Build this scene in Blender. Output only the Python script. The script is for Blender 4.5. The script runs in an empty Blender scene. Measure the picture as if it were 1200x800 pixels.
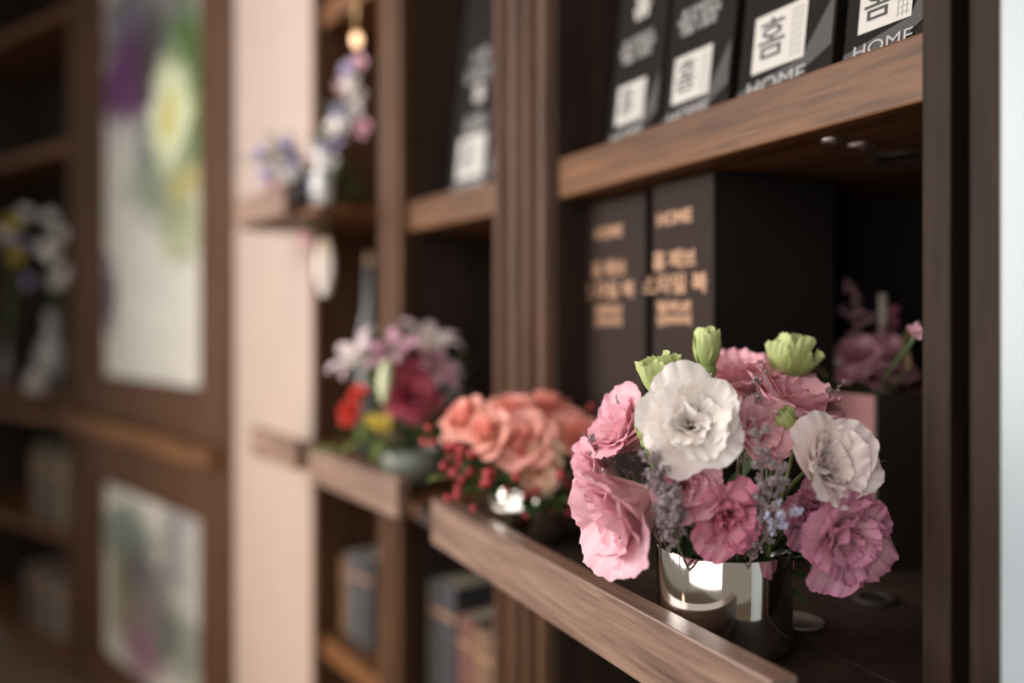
import bpy, bmesh, math, random
from mathutils import Vector, Matrix, Euler
random.seed(7)
PI = math.pi
C = bpy.context.scene.collection
sc = bpy.context.scene

# ------------------------------------------------------------------ camera
F = 1000.0            # focal length in pixels of the 1200 px wide frame
CZ = 1.30             # camera height above the floor
cam_d = bpy.data.cameras.new('camera'); cam = bpy.data.objects.new('camera', cam_d); C.objects.link(cam)
cam.location = (0, 0, CZ); cam.rotation_euler = (PI/2, 0, 0)
cam_d.sensor_width = 36; cam_d.lens = 36*F/1200; cam_d.shift_y = -25/1200
cam_d.clip_start = .02
cam_d.dof.use_dof = True; cam_d.dof.focus_distance = .585; cam_d.dof.aperture_fstop = 1.5
cam_d.dof.aperture_blades = 0
sc.camera = cam
# ------------------------------------------------------------------ world and lights
w = bpy.data.worlds.new('world'); sc.world = w; w.use_nodes = True
bg = w.node_tree.nodes['Background']; bg.inputs[0].default_value = (1.0, .88, .78, 1); bg.inputs[1].default_value = .26

def area(name, loc, target, sx, sy, power, col, spread=180):
    d = bpy.data.lights.new(name, 'AREA'); d.shape = 'RECTANGLE'; d.size = sx; d.size_y = sy; d.energy = power; d.color = col; d.spread = math.radians(spread)
    o = bpy.data.objects.new(name, d); C.objects.link(o); o.location = loc
    o.rotation_euler = (Vector(target)-Vector(loc)).to_track_quat('-Z', 'Y').to_euler()
    return o
for _y, _w in ((.25, .50), (.90, .42), (1.50, .50)):      # three tall panes of the window at the left
    area('window_light', (-2.6, _y, 1.75), (.2, _y*.4+.45, 1.25), _w, 1.7, 13, (1.0, .95, .92), 115)
area('back_window_light', (-1.7, -1.3, 1.75), (.15, .7, 1.2), 2.9, 2.3, 56, (1.0, .96, .93))
area('ceiling_lamp_light', (-.7, .6, 2.75), (-.4, 1.0, 1.0), .5, .5, 8, (1.0, .82, .62))
area('pillar_cool_fill', (-1.9, -.2, 2.75), (-.6, 1.9, 2.0), .9, .6, 7, (.80, .84, 1.0), 80)  # unseen cool fill, added to tint the upper part of the pale pillar
area('pillar_warm_fill', (-1.7, .5, .45), (-.55, 1.85, .8), .4, .4, 3.6, (1.0, .66, .42), 90)  # unseen warm fill, added to tint the lower part of the pale pillar
sc.view_settings.view_transform = 'Standard'; sc.view_settings.look = 'None'
sc.view_settings.exposure = 0.0; sc.view_settings.gamma = 1.0
try: sc.view_settings.use_curve_mapping = False
except Exception: pass
sc.cycles.use_denoising = True

# ------------------------------------------------------------------ helpers
def W(px, py, Z): return Vector(((px-600)/F*Z, Z, CZ+(375-py)/F*Z))

class MB:
    def __init__(s): s.v = []; s.f = []; s.uv = None; s.m = []
    def box(s, x0, x1, y0, y1, z0, z1):
        if x0 > x1: x0, x1 = x1, x0
        b = len(s.v)
        s.v += [(x, y, z) for z in (z0, z1) for y in (y0, y1) for x in (x0, x1)]
        s.f += [tuple(b+i for i in q) for q in ((0,2,3,1),(4,5,7,6),(0,1,5,4),(2,6,7,3),(0,4,6,2),(1,3,7,5))]
        return s
    def tube(s, pts, rad, n=6, cap=True):
        pts = [Vector(p) for p in pts]; b0 = len(s.v); N = len(pts)
        for i, p in enumerate(pts):
            t = (pts[min(i+1, N-1)]-pts[max(i-1, 0)]).normalized()
            a = t.cross(Vector((0, 0, 1)) if abs(t.z) < .9 else Vector((1, 0, 0))).normalized(); c = t.cross(a)
            r = rad[i] if isinstance(rad, (list, tuple)) else rad
            for k in range(n):
                q = p+(a*math.cos(2*PI*k/n)+c*math.sin(2*PI*k/n))*r; s.v.append(tuple(q))
        for i in range(N-1):
            for k in range(n):
                k2 = (k+1) % n
                s.f.append((b0+i*n+k, b0+(i+1)*n+k, b0+(i+1)*n+k2, b0+i*n+k2))
        if cap:
            s.f.append(tuple(b0+k for k in range(n))); s.f.append(tuple(b0+(N-1)*n+k for k in reversed(range(n))))
        return s
    def lathe(s, prof, n=48, c=(0, 0, 0), close=False):
        b0 = len(s.v); N = len(prof)
        for r, z in prof:
            for k in range(n): s.v.append((c[0]+r*math.cos(2*PI*k/n), c[1]+r*math.sin(2*PI*k/n), c[2]+z))
        for i in range(N-1):
            for k in range(n):
                k2 = (k+1) % n
                s.f.append((b0+i*n+k, b0+i*n+k2, b0+(i+1)*n+k2, b0+(i+1)*n+k))
        if prof[0][0] > 1e-6 and close: s.f.append(tuple(b0+k for k in reversed(range(n))))
        return s
    def blob(s, c, r, n=8, m=6, sc_=(1, 1, 1), jit=0, rot=None):
        b0 = len(s.v); c = Vector(c)
        def put(q):
            q = Vector((q[0]*sc_[0], q[1]*sc_[1], q[2]*sc_[2]))*r*(1+random.uniform(-jit, jit))
            if rot is not None: q = rot @ q
            s.v.append(tuple(c+q))
        put((0, 0, -1))
        for i in range(1, m):
            a = PI*i/m
            for k in range(n): put((math.sin(a)*math.cos(2*PI*k/n), math.sin(a)*math.sin(2*PI*k/n), -math.cos(a)))
        put((0, 0, 1)); top = len(s.v)-1
        for k in range(n):
            k2 = (k+1) % n
            s.f.append((b0, b0+1+k2, b0+1+k)); s.f.append((top, b0+1+(m-2)*n+k, b0+1+(m-2)*n+k2))
            for i in range(m-2):
                s.f.append((b0+1+i*n+k, b0+1+i*n+k2, b0+1+(i+1)*n+k2, b0+1+(i+1)*n+k))
        return s
    def mesh(s, name, mat, smooth=False):
        me = bpy.data.meshes.new(name); me.from_pydata(s.v, [], s.f)
        if s.uv:
            l = me.uv_layers.new(name='UVMap')
            for lp in me.loops: l.data[lp.index].uv = s.uv[lp.vertex_index]
        if mat: me.materials.append(mat)
        if smooth: me.shade_smooth()
        me.update(); return me
    def obj(s, name, mat, parent=None, smooth=False, bevel=0, local=True):
        me = s.mesh(name, mat, smooth)
        o = bpy.data.objects.new(name, me); C.objects.link(o)
        if parent is not None: o.parent = parent
        if bevel:
            md = o.modifiers.new('bevel', 'BEVEL'); md.width = bevel; md.segments = 2; md.limit_method = 'ANGLE'
        return o

def tag(o, label=None, cat=None, group=None, kind=None):
    if label: o['label'] = label
    if cat: o['category'] = cat
    if group: o['group'] = group
    if kind: o['kind'] = kind
    return o
def empty(name, loc, rz=0, label=None, cat=None, group=None, kind=None):
    o = bpy.data.objects.new(name, None); C.objects.link(o); o.location = loc
    if isinstance(rz, (int, float)): o.rotation_euler = (0, 0, rz)
    else: o.rotation_euler = rz
    o.empty_display_size = .01
    return tag(o, label, cat, group, kind)

class Fac:   # one straight run of the cabinet wall: u away from the camera, r into the wall
    def __init__(s, O, vp):
        s.th = math.atan((600-vp)/F); s.O = O
        s.d = (-math.sin(s.th), math.cos(s.th)); s.n = (math.cos(s.th), math.sin(s.th)); s.rz = s.th-PI/2
    def u(s, px, r=0):
        x = (px-600)/F; a = s.O[0]+r*s.n[0]; b = s.O[1]+r*s.n[1]
        return (x*b-a)/(s.d[0]-x*s.d[1])
    def P(s, u, r=0): return (s.O[0]+u*s.d[0]+r*s.n[0], s.O[1]+u*s.d[1]+r*s.n[1])
    def root(s, name, u, r, z, label=None, cat=None, group=None, kind=None, rz=0):
        p = s.P(u, r); return empty(name, (p[0], p[1], CZ+z), s.rz+rz, label, cat, group, kind)
def bu(mb, u0, u1, r0, r1, z0, z1):        # box in facet coordinates, heights relative to the camera, root on the floor
    return mb.box(-u1, -u0, r0, r1, CZ+z0, CZ+z1)

# ------------------------------------------------------------------ materials
def newmat(name):
    m = bpy.data.materials.new(name); m.use_nodes = True
    nt = m.node_tree; return m, nt, nt.nodes['Principled BSDF']
def plain(name, col, rough=.5, metal=0, coat=0, sheen=0, noise=0, nscale=60, bump=0, emit=None, spec=None, trans=0):
    m, nt, p = newmat(name)
    p.inputs['Base Color'].default_value = (*col, 1); p.inputs['Roughness'].default_value = rough; p.inputs['Metallic'].default_value = metal
    p.inputs['Coat Weight'].default_value = coat
    if spec is not None: p.inputs['Specular IOR Level'].default_value = spec
    if trans: p.inputs['Transmission Weight'].default_value = trans
    if emit: p.inputs['Emission Color'].default_value = (*col, 1); p.inputs['Emission Strength'].default_value = emit
    if noise or bump:
        tc = nt.nodes.new('ShaderNodeTexCoord'); n = nt.nodes.new('ShaderNodeTexNoise'); n.inputs['Scale'].default_value = nscale
        n.inputs['Detail'].default_value = 4; nt.links.new(tc.outputs['Object'], n.inputs['Vector'])
        if noise:
            r = nt.nodes.new('ShaderNodeValToRGB')
            r.color_ramp.elements[0].color = (*[c*(1-noise) for c in col], 1); r.color_ramp.elements[0].position = .3
            r.color_ramp.elements[1].color = (*[min(1, c*(1+noise)) for c in col], 1); r.color_ramp.elements[1].position = .7
            nt.links.new(n.outputs['Fac'], r.inputs[0]); nt.links.new(r.outputs[0], p.inputs['Base Color'])
        if bump:
            b = nt.nodes.new('ShaderNodeBump'); b.inputs['Strength'].default_value = bump; b.inputs['Distance'].default_value = .001
            nt.links.new(n.outputs['Fac'], b.inputs['Height']); nt.links.new(b.outputs[0], p.inputs['Normal'])
    return m
def wood(name, dark, mid, light, axis='x', rough=.38, scale=1.0, coat=.25, spec=.5):
    m, nt, p = newmat(name); L = nt.links.new
    tc = nt.nodes.new('ShaderNodeTexCoord'); mp = nt.nodes.new('ShaderNodeMapping')
    s = {'x': (1.6, 26, 26), 'z': (26, 26, 1.6)}[axis]; mp.inputs['Scale'].default_value = [q*scale for q in s]
    L(tc.outputs['Object'], mp.inputs['Vector'])
    n = nt.nodes.new('ShaderNodeTexNoise'); n.inputs['Scale'].default_value = 1.5; n.inputs['Detail'].default_value = 7
    n.inputs['Roughness'].default_value = .62; n.inputs['Distortion'].default_value = .9; L(mp.outputs[0], n.inputs['Vector'])
    r = nt.nodes.new('ShaderNodeValToRGB'); e = r.color_ramp.elements
    e[0].position = .30; e[0].color = (*dark, 1); e[1].position = .72; e[1].color = (*light, 1)
    k = e.new(.5); k.color = (*mid, 1)
    L(n.outputs['Fac'], r.inputs[0])
    n2 = nt.nodes.new('ShaderNodeTexNoise'); n2.inputs['Scale'].default_value = 9; n2.inputs['Detail'].default_value = 3; n2.inputs['Distortion'].default_value = .3
    L(mp.outputs[0], n2.inputs['Vector'])
    r2 = nt.nodes.new('ShaderNodeValToRGB'); r2.color_ramp.elements[0].position = .35; r2.color_ramp.elements[0].color = (.62, .6, .58, 1)
    r2.color_ramp.elements[1].position = .55; r2.color_ramp.elements[1].color = (1, 1, 1, 1); L(n2.outputs['Fac'], r2.inputs[0])
    mx = nt.nodes.new('ShaderNodeMix'); mx.data_type = 'RGBA'; mx.blend_type = 'MULTIPLY'; mx.inputs[0].default_value = .8
    L(r.outputs[0], mx.inputs[6]); L(r2.outputs[0], mx.inputs[7]); L(mx.outputs[2], p.inputs['Base Color'])
    p.inputs['Roughness'].default_value = rough; p.inputs['Coat Weight'].default_value = coat; p.inputs['Coat Roughness'].default_value = .32
    p.inputs['Specular IOR Level'].default_value = spec
    b = nt.nodes.new('ShaderNodeBump'); b.inputs['Strength'].default_value = .25; b.inputs['Distance'].default_value = .0004
    L(n2.outputs['Fac'], b.inputs['Height']); L(b.outputs[0], p.inputs['Normal'])
    return m
WH = wood('walnut_along', (.052, .020, .007), (.125, .053, .019), (.20, .092, .034), 'x', rough=.5, coat=.04, spec=.28)
WB = wood('walnut_board', (.10, .055, .038), (.215, .13, .094), (.33, .22, .165), 'x', rough=.42, coat=.25)
WV = wood('walnut_upright', (.038, .017, .0075), (.073, .033, .015), (.108, .051, .024), 'z', rough=.55, coat=.05, spec=.25)
WVR = wood('walnut_stile', (.013, .0072, .004), (.021, .0115, .0065), (.031, .0175, .0105), 'z', rough=.6, coat=0, spec=.15)
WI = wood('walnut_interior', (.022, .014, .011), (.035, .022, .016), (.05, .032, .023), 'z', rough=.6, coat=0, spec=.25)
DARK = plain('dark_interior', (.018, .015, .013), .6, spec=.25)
GROOVE = plain('dark_groove', (.012, .010, .009), .7, spec=.2)

def petalmat(name, base, mid, edge, edge_amt=1.0, rough=.55, transl=.28, vein=.25):
    m, nt, p = newmat(name); L = nt.links.new; N = nt.nodes.new
    uv = N('ShaderNodeUVMap'); sx = N('ShaderNodeSeparateXYZ'); L(uv.outputs[0], sx.inputs[0])
    tc = N('ShaderNodeTexCoord'); n = N('ShaderNodeTexNoise'); n.inputs['Scale'].default_value = 130; n.inputs['Detail'].default_value = 3
    L(tc.outputs['Object'], n.inputs['Vector'])
    a = N('ShaderNodeMath'); a.operation = 'MULTIPLY_ADD'; a.inputs[1].default_value = .35; L(n.outputs['Fac'], a.inputs[0]); L(sx.outputs[1], a.inputs[2])
    s = N('ShaderNodeMath'); s.operation = 'SUBTRACT'; s.inputs[1].default_value = .17; L(a.outputs[0], s.inputs[0])
    r = N('ShaderNodeValToRGB'); e = r.color_ramp.elements
    e[0].position = 0; e[0].color = (*base, 1); e[1].position = 1; e[1].color = (*edge, 1)
    k = e.new(.38); k.color = (*mid, 1); k = e.new(.80); k.color = (*[mid[i]*(1-edge_amt*.5)+edge[i]*edge_amt*.5 for i in range(3)], 1)
    L(s.outputs[0], r.inputs[0])
    mp = N('ShaderNodeMapping'); mp.inputs['Scale'].default_value = (26, 1.6, 1); L(uv.outputs[0], mp.inputs[0])
    n2 = N('ShaderNodeTexNoise'); n2.inputs['Scale'].default_value = 1.0; n2.inputs['Detail'].default_value = 3; L(mp.outputs[0], n2.inputs['Vector'])
    r2 = N('ShaderNodeValToRGB'); r2.color_ramp.elements[0].position = .3; r2.color_ramp.elements[0].color = (1-vein, 1-vein*1.2, 1-vein, 1)
    r2.color_ramp.elements[1].position = .6; r2.color_ramp.elements[1].color = (1, 1, 1, 1); L(n2.outputs['Fac'], r2.inputs[0])
    mx = N('ShaderNodeMix'); mx.data_type = 'RGBA'; mx.blend_type = 'MULTIPLY'; mx.inputs[0].default_value = .7
    L(r.outputs[0], mx.inputs[6]); L(r2.outputs[0], mx.inputs[7])
    L(mx.outputs[2], p.inputs['Base Color']); p.inputs['Roughness'].default_value = rough; p.inputs['Specular IOR Level'].default_value = .3
    b = N('ShaderNodeBump'); b.inputs['Strength'].default_value = .35; b.inputs['Distance'].default_value = .0006
    L(n2.outputs['Fac'], b.inputs['Height']); L(b.outputs[0], p.inputs['Normal'])
    t = N('ShaderNodeBsdfTranslucent'); L(mx.outputs[2], t.inputs[0]); ms = N('ShaderNodeMixShader'); ms.inputs[0].default_value = transl
    L(p.outputs[0], ms.inputs[1]); L(t.outputs[0], ms.inputs[2]); L(ms.outputs[0], nt.nodes['Material Output'].inputs[0])
    return m
P_WHITE = petalmat('white_petal', (.86, .72, .50), (.93, .87, .80), (.95, .91, .88), vein=.05, transl=.35)
P_BLUSH = petalmat('blush_petal', (.90, .82, .62), (.95, .89, .84), (.94, .82, .81), vein=.08)
P_PALE = petalmat('pale_pink_petal', (.88, .70, .64), (.90, .62, .66), (.86, .50, .58), vein=.10)
P_PINK = petalmat('pink_petal', (.86, .70, .58), (.90, .60, .64), (.84, .44, .53), vein=.10)
P_DEEP = petalmat('deep_pink_petal', (.78, .58, .50), (.86, .49, .55), (.76, .25, .38), vein=.15)
P_MAUVE = petalmat('mauve_pink_petal', (.82, .62, .62), (.88, .62, .68), (.74, .30, .48), vein=.18)
P_BUD = petalmat('green_bud_petal', (.36, .48, .15), (.50, .62, .22), (.66, .74, .36), vein=.15)
P_CORAL = petalmat('coral_petal', (.90, .66, .40), (.94, .58, .46), (.93, .42, .36), vein=.1)
P_PEACH = petalmat('peach_petal', (.80, .58, .26), (.88, .66, .42), (.92, .62, .48), vein=.1)
P_RED = petalmat('red_petal', (.35, .02, .02), (.62, .05, .03), (.70, .07, .05), vein=.2, transl=.15)
P_MAROON = petalmat('maroon_petal', (.25, .03, .05), (.36, .05, .08), (.42, .08, .12), vein=.2, transl=.15)
P_LILY = petalmat('lily_petal', (.80, .68, .66), (.62, .26, .40), (.78, .60, .64), vein=.2)
P_LIGHTLILY = petalmat('pale_lily_petal', (.70, .66, .50), (.80, .72, .70), (.72, .52, .60), vein=.2)
P_YELLOW = petalmat('yellow_petal', (.5, .35, .03), (.72, .55, .08), (.75, .6, .12), vein=.1)
P_LILAC = petalmat('lilac_petal', (.5, .45, .5), (.42, .36, .55), (.5, .45, .62), vein=.1)
P_DRYROSE = petalmat('dried_rose_petal', (.35, .14, .16), (.50, .19, .26), (.66, .36, .40), vein=.25)
LEAF = plain('leaf_green', (.035, .075, .022), .45, noise=.35, nscale=40, spec=.4)
LEAF2 = plain('grey_green_leaf', (.10, .16, .08), .5, noise=.3, nscale=40)
LEAF3 = plain('light_green_leaf', (.16, .24, .06), .5, noise=.3, nscale=40)
STEM = plain('stem_green', (.09, .14, .045), .5)
BUDSTEM = plain('bud_stem_green', (.22, .32, .09), .5)
SPRIG = plain('dry_stem', (.20, .15, .13), .7)
FLO = plain('sea_lavender_floret', (.30, .24, .25), .8, noise=.45, nscale=500)
FLO2 = plain('blue_white_floret', (.50, .50, .66), .7, noise=.35, nscale=500)
STEEL = plain('polished_steel', (.80, .76, .70), .07, metal=1, noise=.03, nscale=25, bump=.04)
BERRY = plain('red_berry', (.40, .028, .04), .35, noise=.25, nscale=200)
PLASTER = plain('pale_painted_plaster', (.40, .315, .265), .42, noise=.03, nscale=8, bump=.1)

# ------------------------------------------------------------------ cabinet runs
zr = F*.185/338
_R0 = Fac((.48*zr, zr), 120)
R = Fac((_R0.O[0]-.016*_R0.n[0], _R0.O[1]-.016*_R0.n[1]), 120)
M = Fac(R.P(R.u(578)), -60)
Nf = Fac(M.P(M.u(445)), -100)
D = Fac(Nf.P(Nf.u(270)), -340)
Lf = Fac(D.P(D.u(85)), -700)
ZT, ZB = 1.565, -1.20
DEP = .38

# floor / walls -----------------------------------------------------
fl = MB().box(-4.5, 3.5, -3.5, 6.5, -.05, 0).obj('floor', wood('floor_oak', (.13, .08, .05), (.24, .16, .10), (.34, .24, .16), 'x', rough=.4)); tag(fl, kind='structure')
tag(MB().box(-4.5, 3.5, 1.6, 6.5, 2.9, 2.95).obj('ceiling', plain('ceiling_white', (.7, .68, .65), .8)), kind='structure')

# right bay -----------------------------------------------------------
u0, u1 = R.u(1080), R.u(640)
rt = R.root('bookcase', 0, 0, -CZ, 'tall dark walnut bookcase bay at the right, holding the black boxes and the brown binders', 'bookcase')
def part(name, mat, root, *boxes, bevel=.0012, lab=None):
    mb = MB()
    for b in boxes: bu(mb, *b)
    o = mb.obj(name, mat, root, bevel=bevel)
    if lab: o['label'] = lab
    return o
part('stile', WVR, rt, (R.u(1114), u0, 0, .03, ZB, ZT))
part('stile', WVR, rt, (R.u(1178), R.u(1136), 0, .03, ZB, ZT))
part('groove', GROOVE, rt, (R.u(1136), R.u(1114), .016, .03, ZB, ZT), bevel=0, lab='dark recessed groove between the two stiles')
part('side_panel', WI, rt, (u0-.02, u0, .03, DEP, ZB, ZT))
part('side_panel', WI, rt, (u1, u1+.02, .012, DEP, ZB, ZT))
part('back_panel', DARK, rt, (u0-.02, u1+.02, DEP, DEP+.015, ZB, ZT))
part('shelf', WH, rt, (u0, u1, .016, DEP, .14, .185), bevel=.002, lab='thick warm brown shelf board with orange grain')
part('shelf', WH, rt, (u0, u1, .016, DEP, .62, .66))
part('shelf', WI, rt, (u0, u1, .0, DEP, -.25, -.232), lab='dark lower shelf board')
part('shelf', WH, rt, (u0, u1, .016, DEP, -.64, -.60))
part('shelf', WI, rt, (u0, u1, .016, DEP, -1.2, -1.12))
part('top_board', WH, rt, (u0-.06, u1+.02, .0, DEP, ZT, ZT+.03))

# fluted divider between the bays
dv = R.root('fluted_pilaster', 0, 0, -CZ, 'fluted walnut pilaster between the two bookcase bays', 'pilaster')
ua, ub = R.u(638), R.u(579)
part('backing', WV, dv, (ua, ub, .010, .03, ZB, ZT))
for px0, px1 in ((578, 585), (594, 604), (611, 619), (628, 638)):
    a, b = R.u(px1), R.u(px0)
    mb = MB(); n = 7
    for k in range(n):
        t0 = PI*k/(n-1)
    for z in (CZ+ZB, CZ+ZT):
        for k in range(n):
            t = PI*k/(n-1); mb.v.append((-(a+b)/2+(b-a)/2*math.cos(t), .010-.012*math.sin(t), z))
    mb.f = [(k, k+n, k+1+n, k+1) for k in range(n-1)]
    mb.obj('flute', WV, dv, smooth=True)

# middle bay ----------------------------------------------------------
ma, mb_ = 0.015, M.u(470)
rm = M.root('bookcase', 0, 0, -CZ, 'narrower walnut bookcase bay just left of the fluted pilaster', 'bookcase')
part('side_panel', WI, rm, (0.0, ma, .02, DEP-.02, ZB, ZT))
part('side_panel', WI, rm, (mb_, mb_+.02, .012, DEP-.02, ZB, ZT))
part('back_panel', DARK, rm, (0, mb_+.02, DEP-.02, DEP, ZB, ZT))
part('shelf', WH, rm, (ma, mb_, .012, DEP-.02, .14, .185), bevel=.002)
part('shelf', WH, rm, (ma, mb_, .012, DEP-.02, .62, .66))
part('shelf', WH, rm, (ma, mb_, .0, DEP-.02, -.25, -.232))
part('shelf', WH, rm, (ma, mb_, .012, DEP-.02, -.64, -.60))
m2 = M.u(445)
part('stile', WV, rm, (mb_, mb_+(m2-mb_)*.30, -.002, .03, ZB, ZT))
part('stile', WV, rm, (mb_+(m2-mb_)*.42, m2, -.002, .03, ZB, ZT))
part('groove', WI, rm, (mb_+(m2-mb_)*.30, mb_+(m2-mb_)*.42, .008, .03, ZB, ZT), bevel=0)
part('top_board', WH, rm, (0, m2, 0, DEP-.02, ZT, ZT+.03))

# narrow bay beside the pale pillar -----------------------------------------
na, nb = .012, Nf.u(370)
rn = Nf.root('bookcase', 0, 0, -CZ, 'walnut bookcase bay between the pale wall and the middle post', 'bookcase')
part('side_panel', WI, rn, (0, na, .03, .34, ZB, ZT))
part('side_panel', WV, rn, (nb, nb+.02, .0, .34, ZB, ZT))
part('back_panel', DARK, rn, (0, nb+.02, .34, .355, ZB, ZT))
part('shelf', WH, rn, (na, nb, .012, .34, .555, .60))
part('shelf', WH, rn, (na, nb, -.10, .34, .172, .185), lab='thin protruding shelf board')
part('shelf', WH, rn, (na, nb, .0, .34, -.25, -.232))
part('shelf', WH, rn, (na, nb, .012, .34, -.64, -.60))
part('top_board', WH, rn, (0, nb+.02, 0, .34, ZT, ZT+.03))

# display ledges: protruding plates with raised front boards
lg = R.root('display_ledge', 0, 0, -CZ, 'long walnut display ledge nearest the viewer, under the lisianthus and rose arrangements', 'shelf')
part('front_board', WB, lg, (-.0165, .526, -.124, -.105, -.25, -.20), bevel=.0012, lab='greyish brown front board with streaky grain')
part('ledge_plate', WI, lg, (-.0165, R.u(578), -.105, -.002, -.2495, -.232))
lg = M.root('display_ledge', 0, 0, -CZ, 'walnut display ledge in the middle bay, under the red and purple bouquet', 'shelf')
part('front_board', WB, lg, (.036, .354, -.120, -.101, -.25, -.20), lab='greyish pink front board')
part('ledge_plate', WH, lg, (-.01, .352, -.101, -.003, -.2495, -.232))
lg = Nf.root('display_ledge', 0, 0, -CZ, 'short walnut display ledge jutting out in front of the pale wall, at bouquet height', 'shelf')
part('front_board', WB, lg, (.095, .325, -.108, -.090, -.25, -.20))
part('ledge_plate', WH, lg, (.02, .325, -.090, -.003, -.2495, -.232))
lg = Nf.root('display_ledge', 0, 0, -CZ, 'small upper walnut ledge with lilac flowers, high in front of the pale wall', 'shelf')
part('front_board', WB, lg, (.10, .37, -.126, -.108, .178, .226))
part('ledge_plate', WH, lg, (nb+.025, .37, -.108, -.003, .172, .185))

# pale pillar wall
pm = MB(); bu(pm, nb+.022, Nf.u(270), .004, .2, ZB-.1, ZT+.3)
tag(pm.obj('wall_left', PLASTER, Nf.root('wall_left', 0, 0, -CZ)), kind='structure')
_w = bpy.data.objects['wall_left']; _w.name = 'wall_left'; _w['kind'] = 'structure'

# white wall right of the cabinet
wm = MB(); bu(wm, R.u(1177)-.6, R.u(1178)-.001, -.005, .3, ZB-.1, ZT+.3)
WHITEW = plain('white_satin_paint', (.31, .36, .39), .3, noise=.02, nscale=10)
ww = wm.obj('wall_right', WHITEW); ww.location = (R.O[0], R.O[1], 0); ww.rotation_euler = (0, 0, R.rz); tag(ww, kind='structure')

# ------------------------------------------------------------------ door cabinet with framed flower pictures
def picture(name, blobs, base=(.58, .57, .50)):
    m, nt, p = newmat(name); L = nt.links.new; N = nt.nodes.new
    tc = N('ShaderNodeTexCoord'); n = N('ShaderNodeTexNoise'); n.inputs['Scale'].default_value = 16; n.inputs['Detail'].default_value = 8; n.inputs['Roughness'].default_value = .7
    L(tc.outputs['Object'], n.inputs['Vector'])
    ad = N('ShaderNodeMix'); ad.data_type = 'RGBA'; ad.blend_type = 'ADD'; ad.inputs[0].default_value = .26
    L(tc.outputs['Object'], ad.inputs[6]); L(n.outputs['Color'], ad.inputs[7])
    gm = N('ShaderNodeMapping'); gm.inputs['Scale'].default_value = (1.6, 1, .7); L(tc.outputs['Object'], gm.inputs[0])
    grain = N('ShaderNodeTexNoise'); grain.inputs['Scale'].default_value = 42; grain.inputs['Detail'].default_value = 4; grain.inputs['Roughness'].default_value = .7; L(gm.outputs[0], grain.inputs['Vector'])
    mott = N('ShaderNodeTexNoise'); mott.inputs['Scale'].default_value = 70; mott.inputs['Detail'].default_value = 3; L(tc.outputs['Object'], mott.inputs['Vector'])
    r = N('ShaderNodeValToRGB'); r.color_ramp.elements[0].position = .35; r.color_ramp.elements[0].color = (*[c*.55 for c in base], 1)
    r.color_ramp.elements[1].position = .6; r.color_ramp.elements[1].color = (*base, 1); L(mott.outputs['Fac'], r.inputs[0])
    cur = r.outputs[0]
    for (x, z, rx, rz, col, st) in blobs:
        mp = N('ShaderNodeMapping'); mp.vector_type = 'POINT'
        mp.inputs['Scale'].default_value = (1/rx, 0.0001, 1/rz); mp.inputs['Location'].default_value = (-(x+.13)/rx, 0, -(z+.13)/rz)
        L(ad.outputs[2], mp.inputs[0])
        ln = N('ShaderNodeVectorMath'); ln.operation = 'LENGTH'; L(mp.outputs[0], ln.inputs[0])
        mr = N('ShaderNodeMapRange'); mr.inputs[1].default_value = 1.12; mr.inputs[2].default_value = .88; mr.inputs[3].default_value = 0; mr.inputs[4].default_value = st
        am = N('ShaderNodeMath'); am.operation = 'MULTIPLY_ADD'; am.inputs[1].default_value = 2.4; L(grain.outputs['Fac'], am.inputs[0]); sm_ = N('ShaderNodeMath'); sm_.operation = 'SUBTRACT'; sm_.inputs[1].default_value = 1.2
        L(ln.outputs['Value'], am.inputs[2]); L(am.outputs[0], sm_.inputs[0]); L(sm_.outputs[0], mr.inputs[0])
        mx = N('ShaderNodeMix'); mx.data_type = 'RGBA'; L(mr.outputs[0], mx.inputs[0]); L(cur, mx.inputs[6]); mx.inputs[7].default_value = (*col, 1)
        cur = mx.outputs[2]
    L(cur, p.inputs['Base Color']); p.inputs['Roughness'].default_value = .5
    return m
dc = D.root('door_cabinet', 0, 0, -CZ, 'walnut cabinet with two framed floral pictures set into its doors', 'cabinet')
d0, d1 = 0.0, D.u(85); q0, q1 = D.u(234), D.u(110)
zA, zBm = -.245, -.245     # ledge moulding height
# picture bounds in height: bottom of the upper at y~455, top of lower at y~575
Zm = D.P((q0+q1)/2)[1]
up_bot = -(455-375)/F*Zm; lo_top = -(575-375)/F*Zm
up_mid = -(500-375)/F*Zm; lo_mid = -(520-375)/F*Zm
part('carcass', WI, dc, (d0, d1, .05, .35, ZB, ZT))
def door(name, z0, z1, pz0, pz1, blobs, lab):
    fr = MB()
    bu(fr, d0+.03, q0, 0, .05, z0, z1); bu(fr, q1, d1-.06, 0, .05, z0, z1); bu(fr, q0, q1, 0, .05, z0, pz0)
    if pz1 < z1: bu(fr, q0, q1, 0, .05, pz1, z1)
    f = fr.obj('door', WV, dc, bevel=.004); f['label'] = lab
    b = .02; mo = MB()
    for bx in ((q0, q0+b, .008, .03, pz0, pz1), (q1-b, q1, .008, .03, pz0, pz1), (q0, q1, .008, .03, pz0, pz0+b), (q0, q1, .008, .03, pz1-b, pz1)): bu(mo, *bx)
    mo.obj('moulding', WV, f, bevel=.002)
    pi = MB(); W2 = (q1-q0)/2; H2 = (pz1-pz0)/2
    pi.box(-W2, W2, -.004, .004, -H2, H2)
    o = pi.obj('picture', picture('flower_print', blobs), f); o.location = (-(q0+q1)/2, .032, CZ+(pz0+pz1)/2)
    o['label'] = 'framed print of flowers on a mottled white ground'
    return f
def bz(px, py, pz0, pz1):   # pixel to picture coordinates
    u = D.u(px); Z = D.P(u)[1]; return (-(u-(q0+q1)/2), (375-py)/F*Z-(pz0+pz1)/2)
UT = 1.30
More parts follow.
